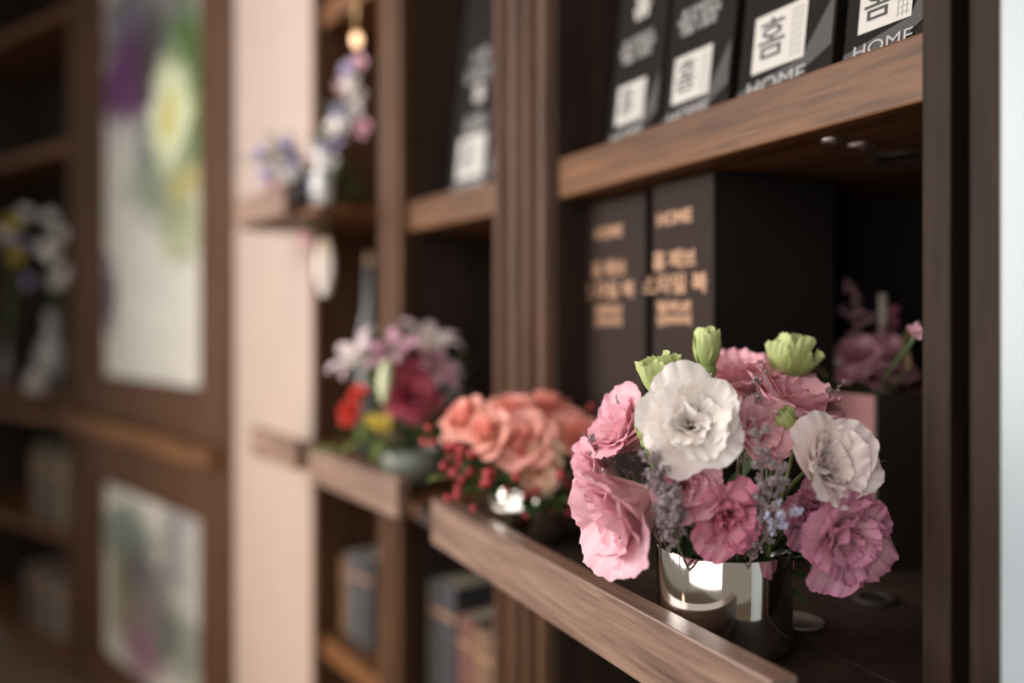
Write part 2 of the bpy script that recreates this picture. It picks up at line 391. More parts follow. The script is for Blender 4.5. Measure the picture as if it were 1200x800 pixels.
def bl(lst, a, b):
    out = []
    for px, py, rx, rz, col, st in lst:
        x, z = bz(px, py, a, b); Z = D.P(D.u(px))[1]; out.append((x, z, rx*.0062, rz/F*Z*1.1, tuple(c*(.62 if max(col) < .45 else .9) for c in col), st))
    return out
ub_ = bl([(165, 10, 70, 75, (.10, .10, .10), .85), (140, 40, 30, 40, (.16, .13, .19), .8), (205, 100, 34, 90, (.07, .15, .03), 1), (222, 150, 22, 50, (.16, .26, .05), .85),
          (185, 200, 40, 60, (.16, .22, .11), .8), (150, 85, 32, 50, (.10, .012, .10), 1), (128, 100, 22, 40, (.15, .03, .15), 1), (165, 60, 20, 50, (.05, .06, .04), .7),
          (188, 130, 22, 58, (.62, .66, .42), .95), (186, 135, 9, 22, (.55, .45, .06), .8), (155, 170, 10, 34, (.12, .16, .16), .7), (200, 275, 22, 32, (.30, .36, .10), .6),
          (205, 215, 20, 20, (.5, .42, .12), .5), (118, 345, 12, 38, (.12, .07, .16), .85), (150, 215, 22, 22, (.3, .38, .28), .5)], up_bot, UT)
lb_ = bl([(140, 640, 34, 42, (.07, .16, .12), .8), (195, 600, 16, 40, (.32, .30, .32), .7), (160, 720, 38, 70, (.10, .06, .08), .8), (130, 700, 14, 50, (.22, .20, .05), .6),
          (205, 760, 30, 40, (.10, .15, .11), .7), (150, 770, 24, 30, (.32, .12, .2), .6), (190, 660, 18, 40, (.10, .12, .12), .6), (215, 640, 18, 80, (.42, .42, .42), .6)], ZB+.1, lo_top)
door('door', up_mid, ZT, up_bot, UT, ub_, 'upper door with a purple, yellow and green flower print')
door('door', ZB, lo_mid, ZB+.1, lo_top, lb_, 'lower door with a dark green and wine flower print')
part('ledge_moulding', WH, dc, (d0+.02, d1, -.045, .06, lo_mid, up_mid), bevel=.004, lab='protruding horizontal ledge between the doors')
part('stile', WV, dc, (d0-.02, d0+.03, -.012, .05, ZB, ZT), (d1-.06, d1, -.012, .05, ZB, ZT))

# far left shelf bay
lc = Lf.root('bookcase', 0, 0, -CZ, 'dim far left bookcase bay with small vases and old books', 'bookcase')
l1 = 1.15
part('side_panel', WI, lc, (0, .03, 0, .36, ZB, ZT)); part('side_panel', WI, lc, (l1, l1+.03, 0, .36, ZB, ZT))
part('back_panel', DARK, lc, (0, l1+.03, .359, .38, ZB, ZT)); part('top_board', WH, lc, (0, l1+.03, 0, .36, ZT, ZT+.03))
LZ = (.635, 1.12, -.27, -.76, -1.18)
for k, z in enumerate(LZ): part('shelf', WH, lc, (.03, l1, .02, .36, z-.035, z))
part('ledge_moulding', WH, lc, (0, l1+.03, -.04, .02, -.36, -.33))

# ------------------------------------------------------------------ boxes, binders, books
BLK = plain('black_card', (.011, .0092, .0082), .65, noise=.15, nscale=30, spec=.07)
BWHITE = plain('white_label', (.44, .42, .39), .5)
BGREY = plain('grey_sheen', (.055, .052, .053), .5, spec=.2)
BTXT = plain('grey_white_print', (.30, .29, .28), .5)
BROWNB = plain('brown_binder_cloth', (.026, .0165, .0135), .65, spec=.12, noise=.12, nscale=200, bump=.1)
GOLD = plain('gold_foil', (.36, .205, .12), .45, metal=.3)
INK = plain('black_ink', (.02, .02, .02), .6)
def text(name, s, size, mat, parent, x, y, z, align='CENTER', sx=1.0, off=0, col=None):
    cu = bpy.data.curves.new(name, 'FONT'); cu.body = s; cu.size = size; cu.align_x = align; cu.align_y = 'CENTER'
    cu.extrude = .0002; cu.offset = off; cu.materials.append(mat)
    tmp = bpy.data.objects.new('tmp_text', cu); C.objects.link(tmp)
    dg = bpy.context.evaluated_depsgraph_get(); me = bpy.data.meshes.new_from_object(tmp.evaluated_get(dg)); me.name = name
    bpy.data.objects.remove(tmp); bpy.data.curves.remove(cu)
    o = bpy.data.objects.new(name, me); C.objects.link(o); o.parent = parent
    o.location = (x, y, z); o.rotation_euler = (PI/2, 0, 0); o.scale = (sx, 1, 1)
    return o
def quad(pts, y, t=.0004):
    mb = MB(); n = len(pts)
    mb.v = [(x, y, z) for x, z in pts]+[(x, y+t, z) for x, z in pts]
    mb.f = [tuple(range(n)), tuple(reversed(range(n, 2*n)))]+[(i, i+n, (i+1) % n+n, (i+1) % n) for i in range(n)]
    return mb
def black_box(Fc, pxa, pxb, r, z, h, lab, lean=7, lx=None, grp='black boxes'):
    a, b = max(.017 if Fc is M else -1, Fc.u(pxb, r)), Fc.u(pxa, r); wd = b-a
    t = Fc.root('display_box', (a+b)/2, r, z, lab, 'box', grp)
    t.rotation_euler = Euler((-math.radians(lean), 0, 0)).to_matrix().to_4x4().to_euler(); t.rotation_euler.rotate(Euler((0, 0, Fc.rz)))
    MB().box(-wd/2, wd/2, 0, .07, 0, h).obj('body', BLK, t, bevel=.001)
    quad([(-wd/2+.001, .001), (-wd/2+wd*.45, .001), (wd/2-.002, .028), (wd/2-.002, .070), (wd*.2, .026), (-wd/2+.001, .014)], -.0006).obj('painted_sheen', BGREY, t)  # diagonal sheen on the box front, put into the colour as a grey polygon
    s = wd*.56; x0 = -wd*.5+wd*.16; zl = .026
    lb = quad([(x0, zl), (x0+s, zl), (x0+s, zl+s*.82), (x0, zl+s*.82)], -.0009).obj('label', BWHITE, t)
    text('lettering', '홈', s*.62, INK, lb, x0+s*.36, -.0014, zl+s*.40)
    ln = MB()
    for k in range(3): ln.box(x0+s*(.74+.08*k), x0+s*(.755+.08*k), -.0012, -.0008, zl+s*.06, zl+s*.76)
    for k in range(7): ln.box(x0+s*.72, x0+s*.95, -.0012, -.0008, zl+s*(.1+.1*k), zl+s*(.11+.1*k))
    ln.obj('ruled_lines', BTXT, lb)
    text('lettering', 'HOME', s*.30, BTXT, t, x0+s*.5, -.0012, .012, sx=1.35)
    for k, (zz, sz) in enumerate(((.115, .009), (.106, .009), (.097, .009))):
        text('lettering', ('홈 인테리어', '패브릭 컬렉션', '생활 소품집')[k], sz, BTXT, t, x0+s*.55, -.0009, zz, sx=1.25, off=.0002)
    text('lettering', '홈', .030, BWHITE, t, x0+s*.6, -.0009, .150, sx=1.2, off=.0006)
    text('lettering', '디자인', .024, BTXT, t, x0+s*.5, -.0009, .180, sx=1.1, off=.0004)
    text('lettering', '소재', .024, BTXT, t, x0+s*.5, -.0009, .208, sx=1.1, off=.0004)
    return t
bx = [(710, 768, 'leftmost upright black display box on the thick right shelf, next to the fluted pilaster'),
      (773, 851, 'black display box second from the fluted pilaster on the thick right shelf'),
      (862, 973, 'black display box third from the pilaster, label and HOME fully in view'),
      (986, 1100, 'black display box nearest the right stile, its lettering HOME cut off by the stile')]
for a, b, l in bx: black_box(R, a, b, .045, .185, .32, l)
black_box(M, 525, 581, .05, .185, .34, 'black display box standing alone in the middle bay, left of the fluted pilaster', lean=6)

def binder(Fc, pxa, pxb, r, z, h, lab, dep=.15):
    a, b = Fc.u(pxb, r), Fc.u(pxa, r); wd = b-a
    t = Fc.root('binder', (a+b)/2, r, z, lab, 'binder', 'brown binders')
    MB().box(-wd/2, wd/2, 0, .004, 0, h).obj('spine', BROWNB, t, bevel=.0015)
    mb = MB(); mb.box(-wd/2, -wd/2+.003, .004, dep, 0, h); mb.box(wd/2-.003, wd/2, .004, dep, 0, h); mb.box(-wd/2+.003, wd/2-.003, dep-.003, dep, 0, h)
    mb.obj('shaded_sides', DARK, t)['label'] = 'binder sides, their shade put into a near-black colour'  # near-black colour stands in for shade on the binder sides
    MB().box(-wd/2+.004, wd/2-.004, .006, dep-.006, .004, h-.004).obj('pages', plain('page_block', (.10, .085, .075), .8), t)
    s = wd
    for k, (tx, zz, sz, sx) in enumerate((('HOME', h-.036, .0175, 1.15), ('홈 패브', h-.078, .020, 1.15), ('스타일 북', h-.102, .021, 1.25), ('컬렉션', h-.124, .012, 1.7), ('인테리어', h-.137, .011, 1.4))):
        o = text('lettering', tx, sz, GOLD, t, -.012, -.0004, zz, sx=sx, off=.0006)
    return t
hb = R.P(R.u(800, .05), .05)[1]
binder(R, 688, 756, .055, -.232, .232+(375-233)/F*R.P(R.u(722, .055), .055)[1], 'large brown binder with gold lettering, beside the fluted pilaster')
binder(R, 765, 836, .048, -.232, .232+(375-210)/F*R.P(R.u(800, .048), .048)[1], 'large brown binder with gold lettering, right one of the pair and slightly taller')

def book(Fc, u, r, z, wd, h, dep, mat, lab, grp, lean=0):
    t = Fc.root('book', u, r, z, lab, 'book', grp)
    if lean: t.rotation_euler = (Euler((0, math.radians(lean), 0)).to_matrix().to_4x4()).to_euler(); t.rotation_euler.rotate(Euler((0, 0, Fc.rz)))
    mb = MB(); mb.box(-wd/2, wd/2, 0, .003, 0, h); mb.box(-wd/2, -wd/2+.0025, .003, dep, 0, h); mb.box(wd/2-.0025, wd/2, .003, dep, 0, h)
    mb.obj('cover', mat, t, bevel=.001)
    MB().box(-wd/2+.0026, wd/2-.0026, .004, dep-.004, .003, h-.004).obj('pages', PAGES, t)
    MB().box(-wd/2, wd/2, -.0006, 0, h*.72, h*.76).obj('spine_band', GOLD, t)
PAGES = plain('old_paper', (.36, .30, .22), .8)
BK = {n: plain(n+'_book_cloth', c, .6, noise=.15, nscale=80) for n, c in dict(cream=(.20, .17, .12), charcoal=(.03, .031, .034), maroon=(.11, .045, .035), tan=(.16, .09, .045), brown=(.10, .06, .04), grey=(.06, .06, .065), olive=(.12, .11, .06), red=(.16, .05, .04)).items()}
def zpx(Fc, px, py, r): return (375-py)/F*Fc.P(Fc.u(px, r), r)[1]
def bookrow(Fc, r, z, lst, grp, where):
    for pxa, pxb, ytop, mt, lab in lst:
        a, b = Fc.u(pxb, r), Fc.u(pxa, r); h = zpx(Fc, (pxa+pxb)/2, ytop, r)-z
        book(Fc, (a+b)/2, r, z, (b-a)*.95, h, .17, BK[mt], lab+where, grp)
bookrow(M, .05, -.60, [(488, 505, 676, 'cream', 'cream spined old book'), (505, 534, 682, 'charcoal', 'thick charcoal book'),
                       (536, 556, 722, 'maroon', 'short reddish brown book'), (556, 569, 738, 'tan', 'thin tan book'), (569, 579, 742, 'brown', 'dark brown book')],
        'old books in the middle bay', ' below the middle ledge')
bookrow(Nf, .05, -.60, [(398, 406, 652, 'tan', 'thin tan book'), (406, 420, 648, 'grey', 'grey cloth book'), (420, 437, 652, 'charcoal', 'blue-grey book')],
        'books in the narrow bay', ' in the narrow bay beside the pale wall')
nm = ['cream', 'brown', 'olive', 'grey', 'brown', 'maroon', 'cream', 'grey']
for row, (z, h0, wh) in enumerate(((-.76, .30, 'upper shelf, far left bay'), (-1.18, .26, 'bottom shelf, far left bay'))):
    u = .07
    order = ['right end of the row', 'second from the right', 'third from the right', 'fourth from the right', 'fifth from the right', 'sixth from the right', 'seventh from the right', 'eighth from the right']
    for k in range(8):
        wd = random.uniform(.038, .065); mt = nm[(k*3+row*2) % 8]
        book(Lf, u+wd/2, .06, z, wd, h0*random.uniform(.8, 1), .2, BK[mt], '%s old book, %s, %s' % (mt, order[k], wh), 'old books in the far left bay')
        u += wd+.004

# ------------------------------------------------------------------ flower kit
def petal_mesh(name, L, Wd, t0, t1, r0, ruf, mat, seed, nu=13, nv=9, point=0.0, wrap=.012, frill=1.0, curl=0):
    rnd = random.Random(seed); mb = MB(); mb.uv = []
    p1, p2, p3 = (rnd.uniform(0, 6.28) for _ in range(3)); f1 = rnd.uniform(1.3, 2.3); f2 = rnd.uniform(5, 7); f3 = rnd.uniform(13, 18)
    NT = 60; tab = []; rad, z = r0, 0.0
    for j in range(NT+1):
        v = j/NT; tau = math.radians(t0+(t1-t0)*v+curl*max(0, v-.7)/.3)
        if j: rad += math.sin(tau)*L/NT; z += math.cos(tau)*L/NT
        tab.append((rad, z, tau))
    def look(v):
        q = max(0, min(.9999, v))*NT; i = int(q); f = q-i; A, B = tab[i], tab[i+1]
        return [A[k]*(1-f)+B[k]*f for k in range(3)]
    for j in range(nv):
        v0 = j/(nv-1)
        for i in range(nu):
            s = -1+2*i/(nu-1)
            if point:
                v = v0; wv = Wd*(math.sin(PI*min(1, v*.86+.09))**.8)*(1-.35*v*point)
            else:
                v = v0*(1-.17*s*s-.13*s**4+(.03*math.sin(f1*2.2*s+p3)+.012*math.sin(f3*s+p2)+.010*math.sin(f3*2.3*s+p1))*frill*v0)
                wv = Wd*(.20+.74*min(1, v0/.75)**.8-.05*max(0, v0-.75)/.25)
            rad, z, tau = look(v)
            l = s*wv/2; Rc = rad+wrap; al = l/Rc
            if abs(al) > 2.4: al = math.copysign(2.4, al)
            x = Rc*math.cos(al)-wrap; y = Rc*math.sin(al)
            dn = ruf*v0*v0*(math.sin(f1*s*2+p1)+.40*math.sin(f2*s+p2)*v0)+ruf*.3*v0*math.sin(s*3+v0*5+p3)
            if not point: dn += frill*ruf*(.34*(v0**5)*math.sin(f3*s+p1*3)+.16*(v0**8)*math.sin(f3*2.1*s+p2*3))+ruf*.4*max(0, v0-.8)/.2*.6
            nx = math.cos(tau); nz = -math.sin(tau)
            x += math.cos(al)*dn*nx; y += math.sin(al)*dn*nx; z2 = z+dn*nz
            mb.v.append((x, y, z2)); mb.uv.append((i/(nu-1), max(v0, abs(s)**3*v0)))
    mb.f = [(j*nu+i, j*nu+i+1, (j+1)*nu+i+1, (j+1)*nu+i) for j in range(nv-1) for i in range(nu-1)]
    return mb.mesh(name, mat, True)

STY = {}
def style(key, mat, R_, layers, hero=True):
    lst = []
    for li, (cnt, L, Wd, t0, t1, r0, ruf) in enumerate(layers):
        ms = [petal_mesh('petal', L*R_, Wd*R_, t0, t1, r0*R_, ruf*R_, mat, hash((key, li, k)) & 0xffff if False else (sum(map(ord, key))*7+li*31+k*13),
                         nu=37 if hero else 11, nv=13 if hero else 7, wrap=.25*R_) for k in range(3)]
        lst.append((cnt, ms))
    STY[key] = lst
LIS = [(5, 1.35, 1.65, 26, 92, .05, .08), (5, 1.2, 1.4, 20, 68, .05, .09), (4, 1.05, 1.2, 10, 46, .05, .09), (3, .9, .95, 2, 26, .05, .08)]
LISW = [(5, 1.38, 1.75, 30, 84, .05, .07), (5, 1.22, 1.5, 22, 64, .05, .08), (5, 1.08, 1.3, 12, 46, .05, .08), (4, .95, 1.05, 2, 34, .05, .08), (3, .8, .75, -8, 26, .03, .08)]
CUP = [(5, 1.5, 1.9, 18, 72, .05, .08), (5, 1.35, 1.6, 12, 50, .05, .09), (4, 1.15, 1.25, 6, 32, .05, .09), (3, .9, .85, -2, 16, .04, .08)]
TIGHT = [(5, 1.38, 1.5, 22, 84, .05, .11), (5, 1.25, 1.2, 14, 62, .05, .12), (5, 1.12, 1.0, 6, 42, .05, .13), (5, .98, .8, -2, 24, .04, .12), (3, .85, .6, -6, 10, .03, .11)]
ROSE = [(5, 1.15, 1.3, 40, 100, .05, .05), (5, 1.10, 1.2, 26, 72, .05, .05), (5, 1.0, 1.1, 14, 46, .05, .04), (4, .95, .9, 2, 24, .04, .04), (3, .85, .6, -8, 8, .03, .03)]
style('white', P_WHITE, .034, LISW); style('blush', P_BLUSH, .030, CUP+[(3, .6, .5, -8, 6, .03, .09)])
style('pale', P_PALE, .034, CUP); style('pink', P_PINK, .030, LIS); style('pinkcup', P_PINK, .030, CUP)
style('deep', P_DEEP, .030, TIGHT); style('mauve', P_MAUVE, .031, TIGHT); style('mauvecup', P_MAUVE, .033, LIS)
style('bud', P_BUD, .010, [(5, 2.1, 1.75, 36, -22, .25, .06), (4, 2.2, 1.5, 26, -16, .15, .08)])
style('bud_open', P_BUD, .012, [(5, 2.0, 1.5, 44, -2, .25, .12), (4, 2.1, 1.3, 26, -6, .15, .10)])
style('rose', P_CORAL, .026, ROSE, False); style('rose_peach', P_PEACH, .026, ROSE, False)
style('carnation_red', P_RED, .018, [(7, 1.2, .9, 20, 80, .05, .18), (7, 1.0, .8, 5, 45, .05, .18), (5, .8, .6, -5, 15, .05, .15)], False)
style('maroon', P_MAROON, .028, ROSE, False)
style('yellow', P_YELLOW, .014, [(6, 1.2, .9, 25, 80, .05, .1), (5, .9, .7, 5, 35, .05, .1)], False)
style('lilac', P_LILAC, .012, [(5, 1.2, 1.0, 30, 85, .05, .1), (4, .8, .7, 0, 30, .05, .1)], False)
style('whitesmall', P_WHITE, .012, [(5, 1.2, 1.0, 30, 85, .05, .1), (4, .8, .7, 0, 30, .05, .1)], False)
style('pinksmall', P_PINK, .013, [(5, 1.2, 1.0, 30, 85, .05, .1), (4, .8, .7, 0, 30, .05, .1)], False)
style('dryrose', P_DRYROSE, .020, ROSE, False)

def bez(a, b, c, d, n=9):
    out = []
    for i in range(n):
        t = i/(n-1); out.append(a*(1-t)**3+b*3*t*(1-t)**2+c*3*t*t*(1-t)+d*t**3)
    return out
def flower(sty, name, label, cat, center, face, into, scale=1.0, group=None, spin=0, off=.45, stem_r=.0016, stem_mat=None, calyx=True, aspect=None, rr=None):
    rnd = random.Random(int(center.x*1e4)+int(center.z*1e4))
    ax = Vector(face).normalized(); q = ax.to_track_quat('Z', 'Y')
    Rr = (rr or .03)*scale; base = center-ax*Rr*off
    root = empty(name, base, q.to_euler(), label, cat, group)
    for li, (cnt, ms) in enumerate(STY[sty]):
        for k in range(cnt):
            o = bpy.data.objects.new('petal', ms[(k+li) % len(ms)]); C.objects.link(o); o.parent = root
            o.rotation_euler = (rnd.uniform(-.10, .10), rnd.uniform(-.12, .12), 2*PI*k/cnt+li*.75+spin+rnd.uniform(-.18, .18))
            s = scale*rnd.uniform(.92, 1.07); o.scale = (s, s, s*rnd.uniform(.95, 1.05))
    mi = (Matrix.Translation(base) @ q.to_matrix().to_4x4()).inverted()
    if calyx:
        mb = MB(); mb.blob((0, 0, -.001), .0052*scale, 8, 5, (1, 1, 1.1))
        mb.obj('calyx', stem_mat or STEM, root, smooth=True)
    if into is not None:
        pts = bez(base-ax*.002, base-ax*.02, into+Vector((0, 0, .05)), into)
        MB().tube([mi @ p for p in pts], stem_r, 6).obj('stem', stem_mat or STEM, root, smooth=True)
    return root
def leaf_blade(mb, base, dir_, up, L, Wd, bend=.3, n=7, fold=.25):
    d = Vector(dir_).normalized(); upv = Vector(up); s = d.cross(upv).normalized(); nn = s.cross(d).normalized(); b0 = len(mb.v)
    for j in range(n):
        t = j/(n-1); c = Vector(base)+d*L*t-nn*bend*L*t*t; w_ = Wd/2*math.sin(PI*min(1, .06+t*.94))**.85
        for k in (-1, -.5, 0, .5, 1): mb.v.append(tuple(c+s*w_*k+nn*abs(k)*w_*fold))
    mb.f += [(b0+j*5+k, b0+j*5+k+1, b0+(j+1)*5+k+1, b0+(j+1)*5+k) for j in range(n-1) for k in range(4)]
def leafy_stem(name, label, cat, base, tip, n, L, Wd, mat, group=None, spread=1.0, seed=0, leafname='leaf'):
    rnd = random.Random(seed); base = Vector(base); tip = Vector(tip)
    root = empty(name, base, 0, label, cat, group); loc = tip-base
    mid = loc*.5+Vector((0, 0, loc.length*.12)); pts = bez(Vector((0, 0, 0)), mid*.6, mid*1.3, loc)
    MB().tube(pts, .0012, 5).obj('stem', STEM, root, smooth=True)
    d = loc.normalized()
    for k in range(n):
        t = .3+.7*k/max(1, n-1); p = pts[min(8, int(t*8))]
        side = Vector((rnd.uniform(-1, 1), rnd.uniform(-1, 1), rnd.uniform(-.4, .6))).normalized()
        dd = (d*(.5 if k < n-1 else 2)+side*spread).normalized()
        mb = MB(); leaf_blade(mb, p, dd, (0, 0, 1) if abs(dd.z) < .9 else (1, 0, 0), L*rnd.uniform(.75, 1.1), Wd*rnd.uniform(.8, 1.1), rnd.uniform(.05, .4))
        mb.obj(leafname, mat, root, smooth=True)
    return root
def sprig(label, base, knee, tip, nb, blen, nf, group='sea lavender sprigs', mat=None, seed=1, fl=.0016, name='sea_lavender_sprig', start=.45, sm=None, cat='sprig'):
    """thin branching stem, florets set along the branchlets"""
    rnd = random.Random(seed); base = Vector(base); root = empty(name, base, 0, label, cat, group)
    pts = [p-base for p in bez(base, base+(Vector(knee)-base)*.6, Vector(knee), Vector(tip), 14)]
    st = MB(); st.tube(pts, [.0009-.0005*i/13 for i in range(14)], 5)
    fb = MB()
    def florets(a, b, n):
        ax = (b-a)
        for i in range(n):
            p = a+ax*(i+rnd.random()*.6)/n
            dirv = (ax.normalized()*.7+Vector((rnd.uniform(-1, 1), rnd.uniform(-1, 1), rnd.uniform(-.6, 1))).normalized()).normalized()
            s = fl*rnd.uniform(.7, 1.3); t = dirv.orthogonal().normalized(); c = dirv.cross(t)
            b0 = len(fb.v); o = p+dirv*s*.5
            fb.v.append(tuple(p))
            for k in range(5):
                an = 2*PI*k/5; fb.v.append(tuple(o+dirv*s*.9+(t*math.cos(an)+c*math.sin(an))*s*.62))
            fb.v.append(tuple(o+dirv*s*.55))
            for k in range(5):
                k2 = (k+1) % 5; fb.f.append((b0, b0+1+k, b0+1+k2)); fb.f.append((b0+6, b0+1+k2, b0+1+k))
    main = (pts[-1]-pts[-3]).normalized()
    for k in range(nb):
        t = start+(1-start)*k/nb; i = min(12, int(t*13)); p = pts[i]
        ax = (pts[i+1]-pts[i]).normalized()
        side = ax.orthogonal().normalized(); side = Matrix.Rotation(k*2.4+rnd.uniform(-.5, .5), 3, ax) @ side
        d = (ax*.75+side*rnd.uniform(.5, .9)).normalized(); L = blen*rnd.uniform(.6, 1.1)*(1-.45*k/nb)
        q = p+d*L; mid = p+d*L*.5+side*L*.08
        st.tube([p, mid, q], .0004, 4)
        florets(p+(mid-p)*.3, mid, nf); florets(mid, q, nf)
        for m in range(2):
            d2 = (d+Vector((rnd.uniform(-1, 1), rnd.uniform(-1, 1), rnd.uniform(-1, 1)))*.7).normalized(); q2 = mid+d2*L*.4
            st.tube([mid, q2], .0003, 4); florets(mid, q2, max(2, nf//2))
    florets(pts[-5], pts[-1], nf*2)
    st.obj('stem', sm or SPRIG, root)
    o = fb.obj('florets', mat or FLO, root); o['kind'] = 'stuff'
    return root

# ------------------------------------------------------------------ cups
def steel_cup(name, c, Rr, H, label, mat=STEEL, cat='cup', group=None):
    t = empty(name, c, 0, label, cat, group)
    th = .0012
    prof = [(0, .0015), (Rr*.90, .0), (Rr*.97, .002), (Rr, .007), (Rr*1.0, H-.001), (Rr-.0003, H), (Rr-th, H-.0006), (Rr-th, .006), (0, .004)]
    o = MB().lathe(prof, 96).obj('cup_wall', mat, t, smooth=True)
    md = o.modifiers.new('s', 'EDGE_SPLIT'); md.split_angle = math.radians(50)
    MB().lathe([(0, H*.55), (Rr-th*2, H*.55)], 32).obj('floral_foam', plain('floral_foam', (.02, .035, .02), .9, noise=.3, nscale=300, bump=.5), t)
    return t
ZC = .6157
cup = Vector(((848-600)/F*ZC, ZC, CZ-.2318)); CR = .0482; CH = (CZ-.2318)*0+.2318-.1615
steel_cup('steel_cup', cup, CR, CH, 'polished steel cup at the front right, holding the pink and white lisianthus')
into = cup+Vector((0, 0, CH*.5))
def inn(px): # stem entry point spread over the cup
    return into+Vector((max(-.6, min(.6, (px-848)/110))*CR, random.uniform(-.3, .3)*CR, 0))
LIG = 'lisianthus in the steel cup'
def lis(sty, px, py, Z, face, label, scale=1.0, spin=0, off=.45, rr=.03):
    return flower(sty, 'lisianthus', label, 'flower', W(px, py, Z), face, inn(px), scale, LIG, spin, off, rr=rr)
lis('white', 809, 497, .545, (-.12, -.95, .38), 'large creamy white ruffled lisianthus, front centre of the arrangement', .92, .4)
lis('blush', 971, 543, .555, (.3, -.88, .34), 'white lisianthus flushed pink, at the right edge of the arrangement above the mauve bloom', .95, .9, off=.6)
lis('pinkcup', 922, 484, .63, (.35, -.25, .85), 'pink lisianthus behind the right white bloom, its broad petals fanned upwards', 1.3, .2)
lis('pinkcup', 866, 455, .67, (-.1, -.25, 1), 'pink lisianthus at the top back, between the two tall green buds', 1.1, 1.1)
lis('pinkcup', 886, 508, .575, (.25, -.85, .42), 'pink lisianthus tucked between the two white blooms', .82, 2.0)
lis('pinkcup', 800, 568, .548, (-.15, -.95, .15), 'dusty pink lisianthus with a dark open heart, just below the large white bloom', .72, .6)
lis('deep', 851, 604, .545, (.15, -.95, -.12), 'crinkled deep pink lisianthus hanging over the rim of the steel cup', .84, 1.4)
lis('pale', 742, 594, .565, (-.86, -.40, -.32), 'big pale pink lisianthus drooping over the left side of the cup, seen from the side', 1.2, .3)
lis('pinkcup', 705, 558, .62, (-.95, -.2, .0), 'small pink lisianthus at the far left of the arrangement, under the dry sprigs', .85, .3)
lis('pinkcup', 738, 508, .61, (-.75, -.35, .45), 'pink lisianthus at the upper left, behind the large white bloom', .95, .9)
lis('mauvecup', 990, 630, .555, (.32, -.85, -.18), 'mauve pink lisianthus with darker petal edges, lowest on the right of the cup', 1.03, .5, off=.5)
lis('mauve', 952, 600, .60, (.1, -.75, -.1), 'mauve pink lisianthus half hidden behind the lowest right bloom', .85, 1.5)
BG = 'green buds in the steel cup'
def bud(sty, px, py, Z, face, label, scale, lean=None):
    return flower(sty, 'flower_bud', label, 'flower bud', W(px, py, Z), face, inn(px), scale, BG, .3, 1.0, .0014, BUDSTEM, rr=.010)
bud('bud_open', 774, 447, .585, (-.25, -.15, 1), 'pale green bud at the upper left, right above the large white bloom', 1.3)
bud('bud', 828, 410, .64, (-.05, -.1, 1), 'upright oval green bud, topmost of the arrangement', 1.45)
bud('bud_open', 925, 425, .66, (.25, -.2, 1), 'large yellow-green bud with parting tips at the upper right', 1.5)
bud('bud', 923, 494, .572, (-.5, -.5, .8), 'small yellow-green bud in front of the fanned pink petals', 1.0)
bud('bud', 754, 506, .56, (-.2, -.4, .8), 'small green bud peeping out left of the large white bloom', .72)

# sea lavender: base point in the cup, knee, tip; pixel positions of the visible ends
SPO = .0
def sl(label, x0, y0, x1, y1, Z, nb, blen, nf, seed, mat=None, fl=.0016, start=.45):
    tip = W(x1, y1, Z); kn = W(x0, y0, Z); b = into+Vector(((x0-848)/200*CR, 0, 0))
    return sprig(label, b, kn, tip, nb, blen, nf, mat=mat, seed=seed, fl=fl, start=start)
sl('dense grey-lilac sea lavender sprig left of the dusty pink heart', 775, 600, 764, 528, .520, 24, .017, 11, 3, start=.5)
sl('grey-lilac sea lavender sprig crossing just above the cup rim at left', 780, 615, 785, 575, .518, 22, .018, 11, 4, start=.55)
sl('sea lavender sprig rising between the two white blooms', 905, 590, 884, 490, .518, 20, .013, 9, 5, start=.4)
sl('thick sea lavender sprig over the dark gap right of centre', 895, 610, 915, 535, .520, 20, .018, 10, 6, start=.4)
sl('blue-white tipped sea lavender sprig over the dark gap, pointing right', 890, 630, 930, 592, .517, 6, .014, 7, 7, FLO2, start=.75)
sl('thin dark sea lavender sprig reaching right past the upper right bud', 900, 520, 992, 446, .62, 9, .012, 7, 8, start=.6)
sl('sea lavender sprig in front of the topmost bud', 830, 520, 828, 432, .57, 9, .014, 6, 9, start=.7)
sl('thin sea lavender sprig over the top pink bloom', 860, 520, 898, 432, .57, 10, .013, 6, 10, start=.6)
sl('pale dry sprig sticking out at the upper left edge', 735, 560, 722, 462, .62, 7, .012, 6, 11, start=.6)
sl('pale dry sprig sticking out at the left, beside the coral roses', 740, 570, 682, 505, .61, 9, .014, 6, 12, start=.55)
sl('pale dry sprig at the left over the small pink bloom', 760, 600, 700, 548, .57, 8, .014, 6, 13, start=.55)
sl('grey-lilac sprig between the white bloom and the top pink bloom', 840, 520, 852, 450, .56, 9, .013, 6, 14, start=.65)
for k, (x, y, Z_, dx) in enumerate(((900, 610, .60, .3), (925, 585, .62, .6), (870, 560, .62, .0), (760, 560, .62, -.5), (985, 560, .62, .7), (820, 620, .6, -.2), (945, 650, .6, .8))):
    lab = ['dark green leaf right of the deep pink bloom', 'dark leaf behind the sea lavender at right', 'dark leaf in the heart of the arrangement', 'dark leaf at the left behind the pale bloom',
           'green leaf peeping out right of the blushing white bloom', 'dark leaf above the cup rim', 'dark leaf above the right rim of the cup'][k]
    leafy_stem('leaf_stem', lab, 'leaf', into+Vector((dx*.02, 0, 0)), W(x, y, Z_), 5, .040, .016, LEAF, 'leaves in the steel cup', seed=20+k)

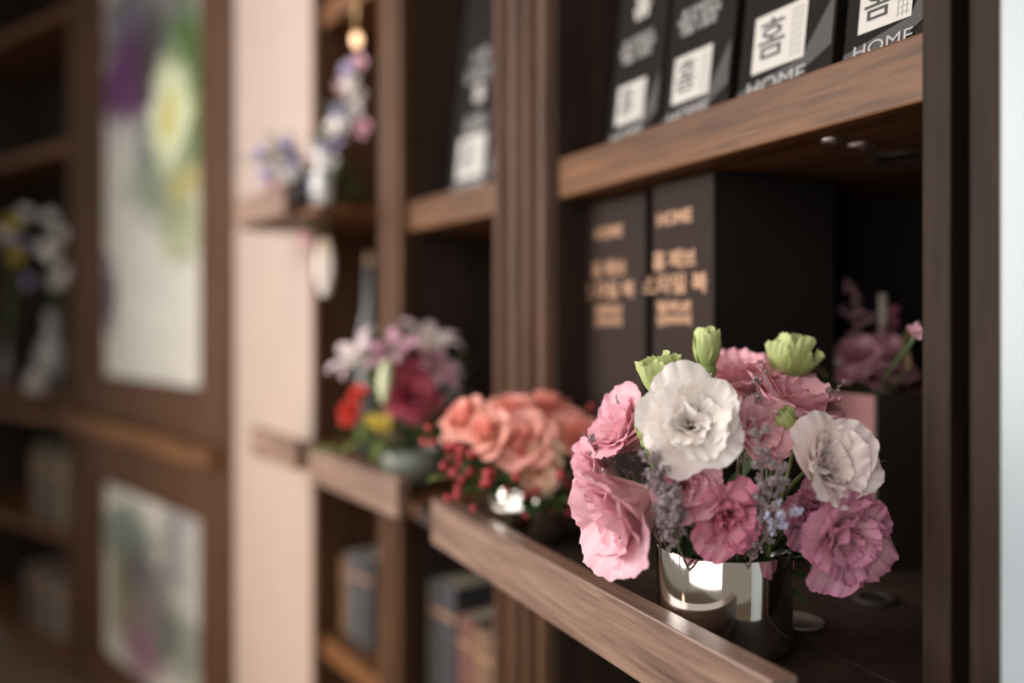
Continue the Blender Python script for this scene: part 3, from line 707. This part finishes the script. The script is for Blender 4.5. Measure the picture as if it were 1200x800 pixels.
# ------------------------------------------------------------------ coral roses on the same ledge, further left
c2 = R.P(.435, -.048); cup2 = Vector((c2[0], c2[1], CZ-.2318))
steel_cup('steel_cup', cup2, .043, .058, 'steel cup on the left end of the near ledge, holding coral roses')
i2 = cup2+Vector((0, 0, .03)); Z2 = c2[1]
def rose(px, py, dz, face, label, sty='rose', sc_=1.0):
    Z = Z2+dz; return flower(sty, 'rose', label, 'flower', W(px, py, Z), face, i2+Vector((random.uniform(-.02, .02), random.uniform(-.02, .02), 0)), sc_*1.2, 'coral roses', random.random()*3, .45, rr=.026)
rose(545, 490, -.02, (-.6, -.5, .7), 'coral rose at the left end of the coral bunch', sc_=1.0)
rose(600, 480, .03, (-.1, -.3, 1), 'coral rose at the top of the coral bunch', sc_=1.05)
rose(612, 515, -.05, (-.15, -.8, .7), 'coral rose at the front centre, facing out', sc_=1.15)
rose(655, 490, .03, (.3, -.3, 1), 'coral rose at the upper right of the coral bunch', sc_=1.0)
rose(682, 512, -.03, (.5, -.6, .7), 'coral rose at the right, next to the pink lisianthus', sc_=1.1)
rose(632, 548, -.055, (0, -.8, -.2), 'peach rose seen from below its outer petals, low in the coral bunch', 'rose_peach', 1.05)
rose(572, 505, -.05, (-.4, -.6, .6), 'coral rose half overlapped, left of centre', sc_=.95)
rose(640, 472, .05, (.1, .2, 1), 'coral rose at the back of the bunch', sc_=.9)
def berries(label, px, py, dz, seed, n=7, Z0=None, into_=None, spread=.022, group='red berry sprigs'):
    rnd = random.Random(seed); Z = (Z0 or Z2)+dz; c = W(px, py, Z); b = into_ or i2
    root = empty('berry_sprig', b, 0, label, 'berries', group)
    pts = bez(Vector((0, 0, 0)), (c-b)*.5+Vector((0, 0, .02)), (c-b)*.8+Vector((0, 0, .01)), c-b, 7); mb = MB(); mb.tube(pts, .001, 5)
    bs = []
    for k in range(n):
        e = (c-b)+Vector((rnd.uniform(-1, 1), rnd.uniform(-1, .4), rnd.uniform(-1, 1)))*spread
        mb.tube([pts[-3], (pts[-2]+e)*.5, e], .0006, 4); bs.append(e)
    mb.obj('stem', STEM, root)
    for e in bs:
        m = MB(); m.blob((0, 0, 0), .0040*rnd.uniform(.85, 1.15), 10, 7, (1, 1, 1.2)); m.v.append
        o = m.obj('berry', BERRY, root, smooth=True); o.location = e; o.rotation_euler = (rnd.uniform(-.6, .6), rnd.uniform(-.6, .6), 0)
    for k in range(4):
        m = MB(); leaf_blade(m, pts[-3+(k % 2)], (rnd.uniform(-1, 1), rnd.uniform(-1, .3), rnd.uniform(-.5, .5)), (0, 0, 1), .026, .012, .2); m.obj('leaf', LEAF, root, smooth=True)
    return root
berries('red berries at the left edge, under the leftmost coral rose', 520, 515, -.03, 1, 8)
berries('red berries below the leftmost coral rose', 545, 535, -.05, 2, 9)
berries('lowest red berries on the left, close to the ledge board', 550, 572, -.06, 3, 6)
berries('red berries in front of the peach rose', 590, 545, -.065, 4, 7)
berries('red berries at the foot of the coral bunch, over the steel cup', 612, 590, -.06, 5, 4, spread=.016)
berries('red berries right of the peach rose', 668, 560, -.05, 6, 5)
berries('red berries below the right coral rose', 690, 575, -.03, 7, 4)
berries('red berries peeking over the top right coral rose', 668, 482, .04, 8, 4)
for k, (x, y) in enumerate(((530, 560), (580, 585), (640, 590), (680, 570), (600, 560), (565, 545), (655, 540), (520, 535))):
    leafy_stem('leaf_stem', ['dark green leaves at the lower left of the coral bunch', 'dark green leaves over the ledge board under the coral bunch', 'dark green leaves above the steel cup of roses',
               'dark green leaves between coral bunch and pink bouquet', 'dark green leaves in the middle of the coral bunch', 'green leaves behind the left berries', 'green leaves under the peach rose', 'green leaves at the far left of the coral bunch'][k],
               'leaf', i2, W(x, y, Z2-.05), 6, .034, .018, LEAF if k % 2 else LEAF3, 'leaves of the coral bunch', seed=40+k)

# ------------------------------------------------------------------ red and purple lily bouquet on the middle ledge
c3 = M.P(M.u(484, -.05), -.05); bowl = Vector((c3[0], c3[1], CZ-.2318)); Z3 = c3[1]
t = empty('ceramic_bowl', bowl, 0, 'grey-green round ceramic bowl on the middle ledge, under the red and purple bouquet', 'bowl')
MB().lathe([(0, .001), (.026, 0), (.036, .010), (.045, .032), (.043, .052), (.040, .056), (.038, .052), (.040, .032), (.030, .010), (0, .006)], 48).obj('bowl_body', plain('grey_green_glaze', (.20, .22, .18), .3, noise=.1, nscale=50), t, smooth=True)
MB().lathe([(0, .045), (.040, .045)], 24).obj('floral_foam', plain('dark_foam', (.02, .03, .02), .9), t)
i3 = bowl+Vector((0, 0, .045))
def lily(px, py, dz, face, label, mat, sc_=1.0, Z0=None, into_=None, grp='lilies on the middle ledge'):
    Z = (Z0 or Z3)+dz; c = W(px, py, Z); ax = Vector(face).normalized(); q = ax.to_track_quat('Z', 'Y')
    root = empty('lily', c, q.to_euler(), label, 'flower', grp)
    ms = [petal_mesh('petal', .062*sc_, .026*sc_, 20, 85, .003, .002, mat, 70+k, 9, 9, point=1, wrap=.01, curl=50) for k in range(2)]
    for k in range(6):
        o = bpy.data.objects.new('petal', ms[k % 2]); C.objects.link(o); o.parent = root; o.rotation_euler = (0, random.uniform(-.15, .15), k*PI/3)
    st = MB()
    for k in range(5): st.tube([(0, 0, 0), (math.cos(k*1.26)*.008, math.sin(k*1.26)*.008, .030)], .0007, 4)
    st.obj('stamen', BUDSTEM, root)
    mi = (Matrix.Translation(c) @ q.to_matrix().to_4x4()).inverted(); b = into_ or i3
    MB().tube([mi @ p for p in bez(c, c-ax*.02, b+Vector((0, 0, .04)), b)], .002, 6).obj('stem', STEM, root, smooth=True)
lily(470, 425, -.02, (-.2, -.5, .8), 'pinkish purple lily at the top of the red and purple bouquet', P_LILY, 1.0)
lily(500, 412, .03, (.3, -.3, .9), 'pale lilac lily at the top right of the middle bouquet', P_LIGHTLILY, 1.0)
lily(430, 425, .02, (-.6, -.4, .6), 'whitish lilac lily at the left of the middle bouquet', P_LIGHTLILY, 1.0)
lily(505, 440, -.02, (.5, -.5, .5), 'mauve lily at the right shoulder of the middle bouquet', P_LILY, .8)
bm = MB(); bm.blob((0, 0, 0), .010, 12, 9, (1, 1, 3.0))
t = empty('lily_bud', W(452, 447, Z3-.07), (0, .05, 0), 'long greenish white lily bud standing at the front of the middle bouquet', 'flower bud')
bm.obj('bud_body', P_LIGHTLILY if False else plain('bud_cream', (.56, .60, .38), .5, noise=.12, nscale=60), t, smooth=True)
MB().tube([(0, 0, -.028), tuple(i3-W(452, 447, Z3-.07))], .0016, 6).obj('stem', STEM, t)
def fl3(sty, px, py, dz, face, label, sc_, grp='flowers on the middle ledge', rr=.02, name='carnation'):
    flower(sty, name, label, 'flower', W(px, py, Z3+dz), face, i3, sc_, grp, random.random()*3, .45, rr=rr)
fl3('maroon', 482, 465, -.06, (.2, -.9, .2), 'dark wine red bloom at the centre of the middle bouquet', 1.3, name='rose')
fl3('maroon', 478, 440, -.03, (0, -.8, .6), 'wine red bloom just under the purple lily', 1.0, name='rose')
fl3('carnation_red', 411, 485, -.04, (-.4, -.9, .1), 'bright red bloom at the far left of the middle bouquet, the lower of two', 1.1)
fl3('carnation_red', 420, 462, -.03, (-.5, -.6, .5), 'bright red bloom at the left of the middle bouquet, the upper of two', .95)
fl3('carnation_red', 490, 487, -.055, (.3, -.9, -.1), 'red bloom low at the right side of the middle bouquet', .8)
fl3('yellow', 448, 496, -.06, (-.1, -.9, .2), 'yellow bloom low at the front of the middle bouquet', 1.0, name='daisy')
fl3('yellow', 434, 492, -.05, (-.4, -.8, .3), 'small yellow bloom beside the larger yellow one', .7, name='daisy')
for k, (x, y, l) in enumerate(((385, 528, 'long green leaves drooping over the middle ledge at left'), (415, 518, 'green leaves above the front board of the middle ledge'), (470, 510, 'dark green leaves over the ceramic bowl'),
                               (435, 450, 'light green leaves between red blooms and lily bud'), (500, 480, 'green leaves at the right of the wine red bloom'), (455, 400, 'green leaf tips above the purple lilies'), (512, 505, 'dark green leaves right of the ceramic bowl'))):
    leafy_stem('leaf_stem', l, 'leaf', i3, W(x, y, Z3-.05), 7, .055, .013, LEAF3 if k in (0, 1, 3, 4) else LEAF, 'leaves of the middle bouquet', seed=60+k, spread=.6)
# pale paper-like leaves behind at right
for k, (x, y, l) in enumerate(((548, 440, 'pale silvery leaves sticking out right, behind the coral roses'), (535, 420, 'dull green leaves at the upper right of the middle bouquet'), (530, 470, 'whitish grey leaves between the two bouquets'))):
    leafy_stem('leaf_stem', l, 'leaf', i3, W(x, y, Z3+.02), 7, .05, .022, [plain('silver_leaf', (.42, .40, .38), .5, noise=.2), LEAF2, plain('silver_leaf', (.50, .47, .45), .5, noise=.2)][k], 'grey leaves of the middle bouquet', seed=80+k, spread=.7)

# ------------------------------------------------------------------ pink flower box at the back of the right bay
PR = .185; pbu = R.u(1028, PR)
pinkbox = R.root('flower_box', pbu+.065, PR, -.232, 'dusty pink square flower box at the back of the right bay', 'box')
ZP = R.P(pbu, PR)[1]; HP = .232-(464-375)/F*ZP
BOXM = plain('pink_card', (.42, .19, .19), .55, noise=.04, nscale=20); BOXS = plain('shade_and_filling_brown', (.06, .04, .035), .6)
mb = MB(); mb.box(-.065, .0615, 0, .003, 0, HP); mb.box(-.065, .0615, .127, .13, 0, HP); mb.box(-.065, -.062, .003, .127, 0, HP); mb.box(-.065, .0615, .003, .127, 0, .003)
mb.obj('box_body', BOXM, pinkbox, bevel=.0006)
MB().box(.0617, .065, 0, .13, 0, HP).obj('box_side', BOXS, pinkbox)['label'] = 'shaded side of the pink box, its shade put into a dark brown colour'  # brown colour stands in for shade on this side of the pink box
pc = R.P(pbu+.065, PR+.06); ip = Vector((pc[0], pc[1], CZ-.232+HP*.7)); ZQ = pc[1]
MB().box(-.06, .06, .005, .125, HP*.5, HP*.72).obj('filling', BOXS, pinkbox)
def dry(sty, px, py, label, sc_, Z=None, name='dried_flower', rr=.02): flower(sty, name, label, 'flower', W(px, py, Z or ZQ-.01), (random.uniform(-.4, .4), -.6, .7), ip, sc_*1.25, 'dried flowers in the pink box', random.random()*3, rr=rr)
dry('dryrose', 1005, 415, 'dusky dried rose at the left of the pink box', 1.0)
dry('dryrose', 1040, 412, 'dusky dried rose at the middle of the pink box', 1.05)
dry('dryrose', 1022, 436, 'dark magenta dried rose just above the pink box edge', .95)
dry('dryrose', 990, 432, 'dark dried rose low at the left of the pink box', .8)
dry('whitesmall', 968, 415, 'small whitish dried bloom behind the yellow-green bud', 1.2)
dry('dryrose', 1052, 432, 'dark dried rose low at the right of the pink box', .8)
dry('pinksmall', 1076, 386, 'small bright rose red bloom beside the right stile', .55, .72)
LG = plain('gold_dry_leaf', (.26, .19, .09), .6, noise=.2)
for k, (x, y, l) in enumerate(((1062, 435, 'gold-brown dried leaves at the right of the pink box'), (966, 440, 'gold-brown dried leaves at the left of the pink box'), (1060, 405, 'ochre dried leaf tips above the roses'))):
    leafy_stem('dried_leaves', l, 'leaf', ip, W(x, y, ZQ-.03), 6, .026, .014, LG, 'dried leaves in the pink box', seed=90+k)
sprig('dusky dried flower spray rising above the pink box', ip, W(1005, 400, ZQ), W(1000, 330, ZQ), 10, .03, 6, group='dried sprays in the pink box', mat=plain('dusky_floret', (.20, .10, .12), .8), seed=5, fl=.0035, name='dried_spray')
sprig('sparse dried spray above the middle of the pink box', ip, W(1030, 400, ZQ), W(1045, 365, ZQ), 8, .03, 5, group='dried sprays in the pink box', mat=plain('wine_floret', (.24, .06, .10), .8), seed=6, fl=.0035, name='dried_spray')
t = empty('cinnamon_stick', W(1035, 430, ZQ), 0, 'upright pale cream stick standing among the dried flowers', 'stick')
MB().tube([(0, 0, -.03), (-.0005, 0, .075)], .0045, 10).obj('stick_body', plain('cream_bark', (.30, .26, .20), .7, noise=.2), t, smooth=True)
MB().tube([(0, 0, -.02), (.004, .006, .05)], .0025, 8).obj('bark_strip', plain('brown_bark', (.16, .11, .07), .7, noise=.2), t, smooth=True)

# small things on the dark shelf boards
g = R.root('cable_grommet', R.u(1025, .12), .12, -.2315, 'round dark cable grommet let into the lower shelf', 'grommet')
MB().lathe([(.0105, 0), (.0115, .0022), (.014, .0025), (.017, .0014), (.018, 0)], 40).obj('ring', plain('dark_plastic', (.03, .026, .024), .5), g, smooth=True)
MB().lathe([(0, .0012), (.0105, .0012)], 24).obj('cap', GROOVE, g)
g = empty('coaster', Vector(((936-600)/F*.652, .652, CZ-.2318)), 0, 'small pale round metal coaster lying just right of the lisianthus cup', 'coaster')
MB().lathe([(0, .0002), (.017, 0), (.019, .001), (.019, .0030), (.0175, .0036), (.016, .003), (0, .0028)], 40).obj('disc', plain('dull_tin', (.30, .25, .23), .45, metal=.5), g, smooth=True)
MB().lathe([(.009, .0029), (.0095, .0034), (.010, .0029)], 32).obj('inner_ring', plain('dull_tin', (.30, .25, .23), .45, metal=.5), g, smooth=True)
for k, (px, py, a, b, l) in enumerate(((975, 163, .008, .004, 'small round steel shelf stud, left of the two under the thick shelf'), (1009, 169, .010, .004, 'small round steel shelf stud, right of the two under the thick shelf'), (1056, 183, .026, .003, 'larger steel ring of a lamp under the thick shelf, beside the right stile'))):
    Z = 1000*.14/(375-py); x = (px-600)/F*Z
    g = empty('shelf_lamp', (x, Z, CZ+.1399), 0, l, 'lamp', 'steel studs under the thick shelf')
    MB().lathe([(a*.6, -.001), (a*.8, -b), (a, -b*.8), (a*1.1, 0)], 32).obj('rim', plain('brushed_steel', (.55, .53, .52), .3, metal=1), g, smooth=True)
    MB().lathe([(0, -.001), (a*.62, -.001)], 24).obj('lens', plain('dark_lens', (.03, .03, .03), .2), g)

# ------------------------------------------------------------------ upper ledge flowers in front of the pale wall
ux = Nf.P(.20, -.05); Z4 = ux[1]
v4 = Vector((ux[0], ux[1], CZ+.1855))
def vase(c, label, H, prof, mat, cat='vase'):
    t = empty('vase', c, 0, label, cat); MB().lathe([(r_*H, z_*H) for r_, z_ in prof], 32).obj('vase_body', mat, t, smooth=True)
    MB().lathe([(prof[-1][0]*H*1.08, prof[-1][1]*H*.985), (prof[-1][0]*H*1.15, H), (prof[-1][0]*H, H*1.005), (prof[-1][0]*H*.9, H*.99)], 32).obj('rim', mat, t, smooth=True)
    return t
VP1 = [(0, .005), (.30, 0), (.38, .08), (.42, .4), (.34, .75), (.26, .9), (.28, 1)]
vpos = W(352, 260, Z4); vpos.z = CZ+.1855
vase(vpos, 'small dark vase on the upper ledge holding lilac flowers', .085, VP1, plain('dark_ceramic', (.035, .03, .035), .3))
iv = vpos+Vector((0, 0, .07))
cols = ['lilac', 'whitesmall', 'lilac', 'whitesmall', 'lilac', 'pinksmall']
spots = [(305, 178, 'leftmost lilac bloom on the upper ledge'), (318, 192, 'white bloom low at the left of the upper ledge bunch'), (335, 170, 'lilac bloom at the top of the upper ledge bunch'), (328, 205, 'white bloom under the lilac ones'),
         (345, 188, 'lilac bloom nearest the dark vase'), (322, 222, 'pinkish bloom hanging low on the upper ledge bunch'), (312, 203, 'pale lilac bloom at the lower left of the upper bunch'), (342, 205, 'dull white bloom just above the dark vase')]
for k, (x, y, l) in enumerate(spots):
    flower(cols[k % 6], 'small_bloom', l, 'flower', W(x, y, Z4-.03), (random.uniform(-.8, .2), -.8, .4), iv, 1.6, 'small blooms on the upper ledge', rr=.012)
for k, (x, y, l) in enumerate(((300, 190, 'grey-green leaves at the left of the upper ledge bunch'), (325, 165, 'grey-green leaves above the lilac blooms'), (345, 180, 'dark leaves behind the lilac blooms'), (350, 205, 'dark leaves over the dark vase'))):
    leafy_stem('leaf_stem', l, 'leaf', iv, W(x, y, Z4-.02), 8, .04, .018, (LEAF2, LEAF2, LEAF, LEAF)[k], 'leaves on the upper ledge', seed=100+k)
# leaning cone of mixed flowers in a white vase
v5 = W(378, 268, Z4-.05); v5.z = CZ+.1855
vase(v5, 'slim white vase on the upper ledge with a tall leaning spray', .11, [(0, .005), (.14, 0), (.18, .1), (.17, .5), (.10, .8), (.12, 1)], plain('white_ceramic', (.62, .60, .56), .25))
iv5 = v5+Vector((0, 0, .09)); Z5 = Z4-.05
sp = [(382, 205, 'whitesmall'), (378, 175, 'lilac'), (388, 150, 'whitesmall'), (396, 130, 'lilac'), (384, 190, 'whitesmall'), (404, 105, 'pinksmall'), (410, 95, 'whitesmall'), (398, 150, 'whitesmall'), (415, 110, 'whitesmall'), (372, 215, 'lilac'), (408, 80, 'lilac'), (420, 75, 'pinksmall'), (392, 165, 'lilac'), (380, 225, 'whitesmall'), (413, 130, 'whitesmall'), (425, 150, 'pinksmall')]
nms = ['just above the mouth', 'low', 'midway', 'above midway', 'in the lower third', 'in the upper third', 'near the tip', 'at the middle right', 'under the tip', 'lowest at the left', 'close to the tip', 'topmost', 'at the middle', 'right at the mouth', 'at the right of the tip', 'farthest right']
for k, (x, y, s) in enumerate(sp):
    flower(s, 'small_bloom', '%s bloom of the tall leaning spray, %s' % ({'whitesmall': 'white', 'lilac': 'lilac blue', 'pinksmall': 'pink'}[s], nms[k]), 'flower', W(x, y, Z5+random.uniform(-.02, .03)), (random.uniform(-.6, .3), -.8, .3), iv5, 1.6, 'small blooms of the leaning spray', rr=.012)
for k, (x, y) in enumerate(((390, 170), (400, 120), (415, 200), (420, 225))):
    leafy_stem('leaf_stem', ['green leaves low in the leaning spray', 'green leaves high in the leaning spray', 'dark leaves right of the leaning spray', 'dark leaves at the foot of the spray, near the post'][k], 'leaf', iv5, W(x, y, Z5), 8, .045, .016, (LEAF2, LEAF2, LEAF, LEAF)[k], 'leaves of the leaning spray', seed=120+k)
for (x, y, s, l) in ((357, 278, 'pinksmall', 'pink bloom hanging just below the upper ledge'), ):
    flower(s, 'small_bloom', l, 'flower', W(x, y, Z5-.02), (-.3, -.6, -.5), iv5, 1.2, rr=.012)
# white long drooping bloom below the ledge
t = empty('drooping_bloom', W(381, 280, Z5-.05), 0, 'long white bell-shaped bloom hanging below the upper ledge', 'flower')
for k in range(5):
    me = petal_mesh('petal', .095, .05, 12, -4, .004, .002, P_WHITE, 300+k, 9, 9, point=.4, wrap=.006)
    o = bpy.data.objects.new('petal', me); C.objects.link(o); o.parent = t; o.rotation_euler = (PI, .05, k*1.2566)
MB().tube([(0, 0, 0), (0, -.012, .03), (0, .0, .07), tuple(iv5-W(381, 280, Z5-.05))], .0014, 6).obj('stem', STEM, t)
# glowing small bulb high in the narrow bay
t = empty('shelf_bulb', W(418, 47, 1.40), 0, 'small glowing warm bulb high in the narrow bay', 'lamp')
MB().blob((0, 0, 0), .008, 16, 10, (1, 1, 1.5)).obj('bulb', plain('warm_bulb', (1.0, .62, .36), .4, emit=2.2), t, smooth=True)
MB().tube([(0, 0, .010), (0, 0, .555-(375-47)/F*1.40)], .004, 8).obj('socket', plain('brass', (.4, .28, .14), .35, metal=1), t, smooth=True)
# slender bottle behind the middle post
bp = W(434, 520, 1.46); bp.z = CZ-.2318
t = empty('bottle', bp, 0, 'slender grey bottle in the narrow bay behind the middle bouquet', 'bottle')
MB().lathe([(0, .002), (.022, 0), (.025, .01), (.025, .20), (.012, .25), (.010, .32), (.012, .325), (.009, .325)], 32).obj('bottle_body', plain('grey_glass', (.05, .05, .052), .12), t, smooth=True)
MB().lathe([(0, .345), (.008, .345), (.009, .322)], 20).obj('stopper', plain('cork', (.3, .2, .12), .7), t, smooth=True)

# ------------------------------------------------------------------ far left bay ornaments
def atL(px, r, z): p = Lf.P(Lf.u(px, r), r); return Vector((p[0], p[1], CZ+z))
VW = plain('white_vase_glaze', (.24, .22, .20), .3)
for (px, H, zz, lab) in ((62, .30, LZ[2], 'tall white vase on the far left middle shelf'), (8, .2, LZ[2], 'short dark vase at the left edge of the far left middle shelf')):
    p = atL(px, .10, zz); vase(p, lab, H, [(0, .005), (.16, 0), (.2, .1), (.2, .5), (.08, .75), (.10, 1)], VW if px == 62 else plain('dark_glaze', (.08, .06, .06), .3))
    ii = p+Vector((0, 0, H*.9))
    for k in range(6):
        Z = p.y; a = [(58, 255), (70, 275), (62, 300), (75, 320), (52, 290), (66, 330)][k] if px == 62 else [(30, 250), (12, 262), (25, 285), (5, 275), (18, 300), (35, 330)][k]
        flower(['whitesmall', 'yellow', 'lilac'][k % 3] if px != 62 else 'whitesmall', 'small_bloom', '%s bloom in the %s vase at far left, %s' % (('white', 'yellow', 'lilac')[k % 3] if px != 62 else 'white', 'tall white' if px == 62 else 'short dark', ['topmost', 'upper right', 'in the middle', 'lower right', 'at the left', 'lowest'][k]), 'flower', W(a[0], a[1], Z-.05), (random.uniform(-.3, .8), -.7, .2), ii, 2.4, 'small blooms in the far left bay', rr=.012)
p = atL(60, .06, LZ[2]); vase(p+Vector((.02, -.12, 0)), 'small white round pot in front of the tall white vase', .10, [(0, .005), (.3, 0), (.45, .2), (.45, .6), (.25, .9), (.28, 1)], VW, 'pot')
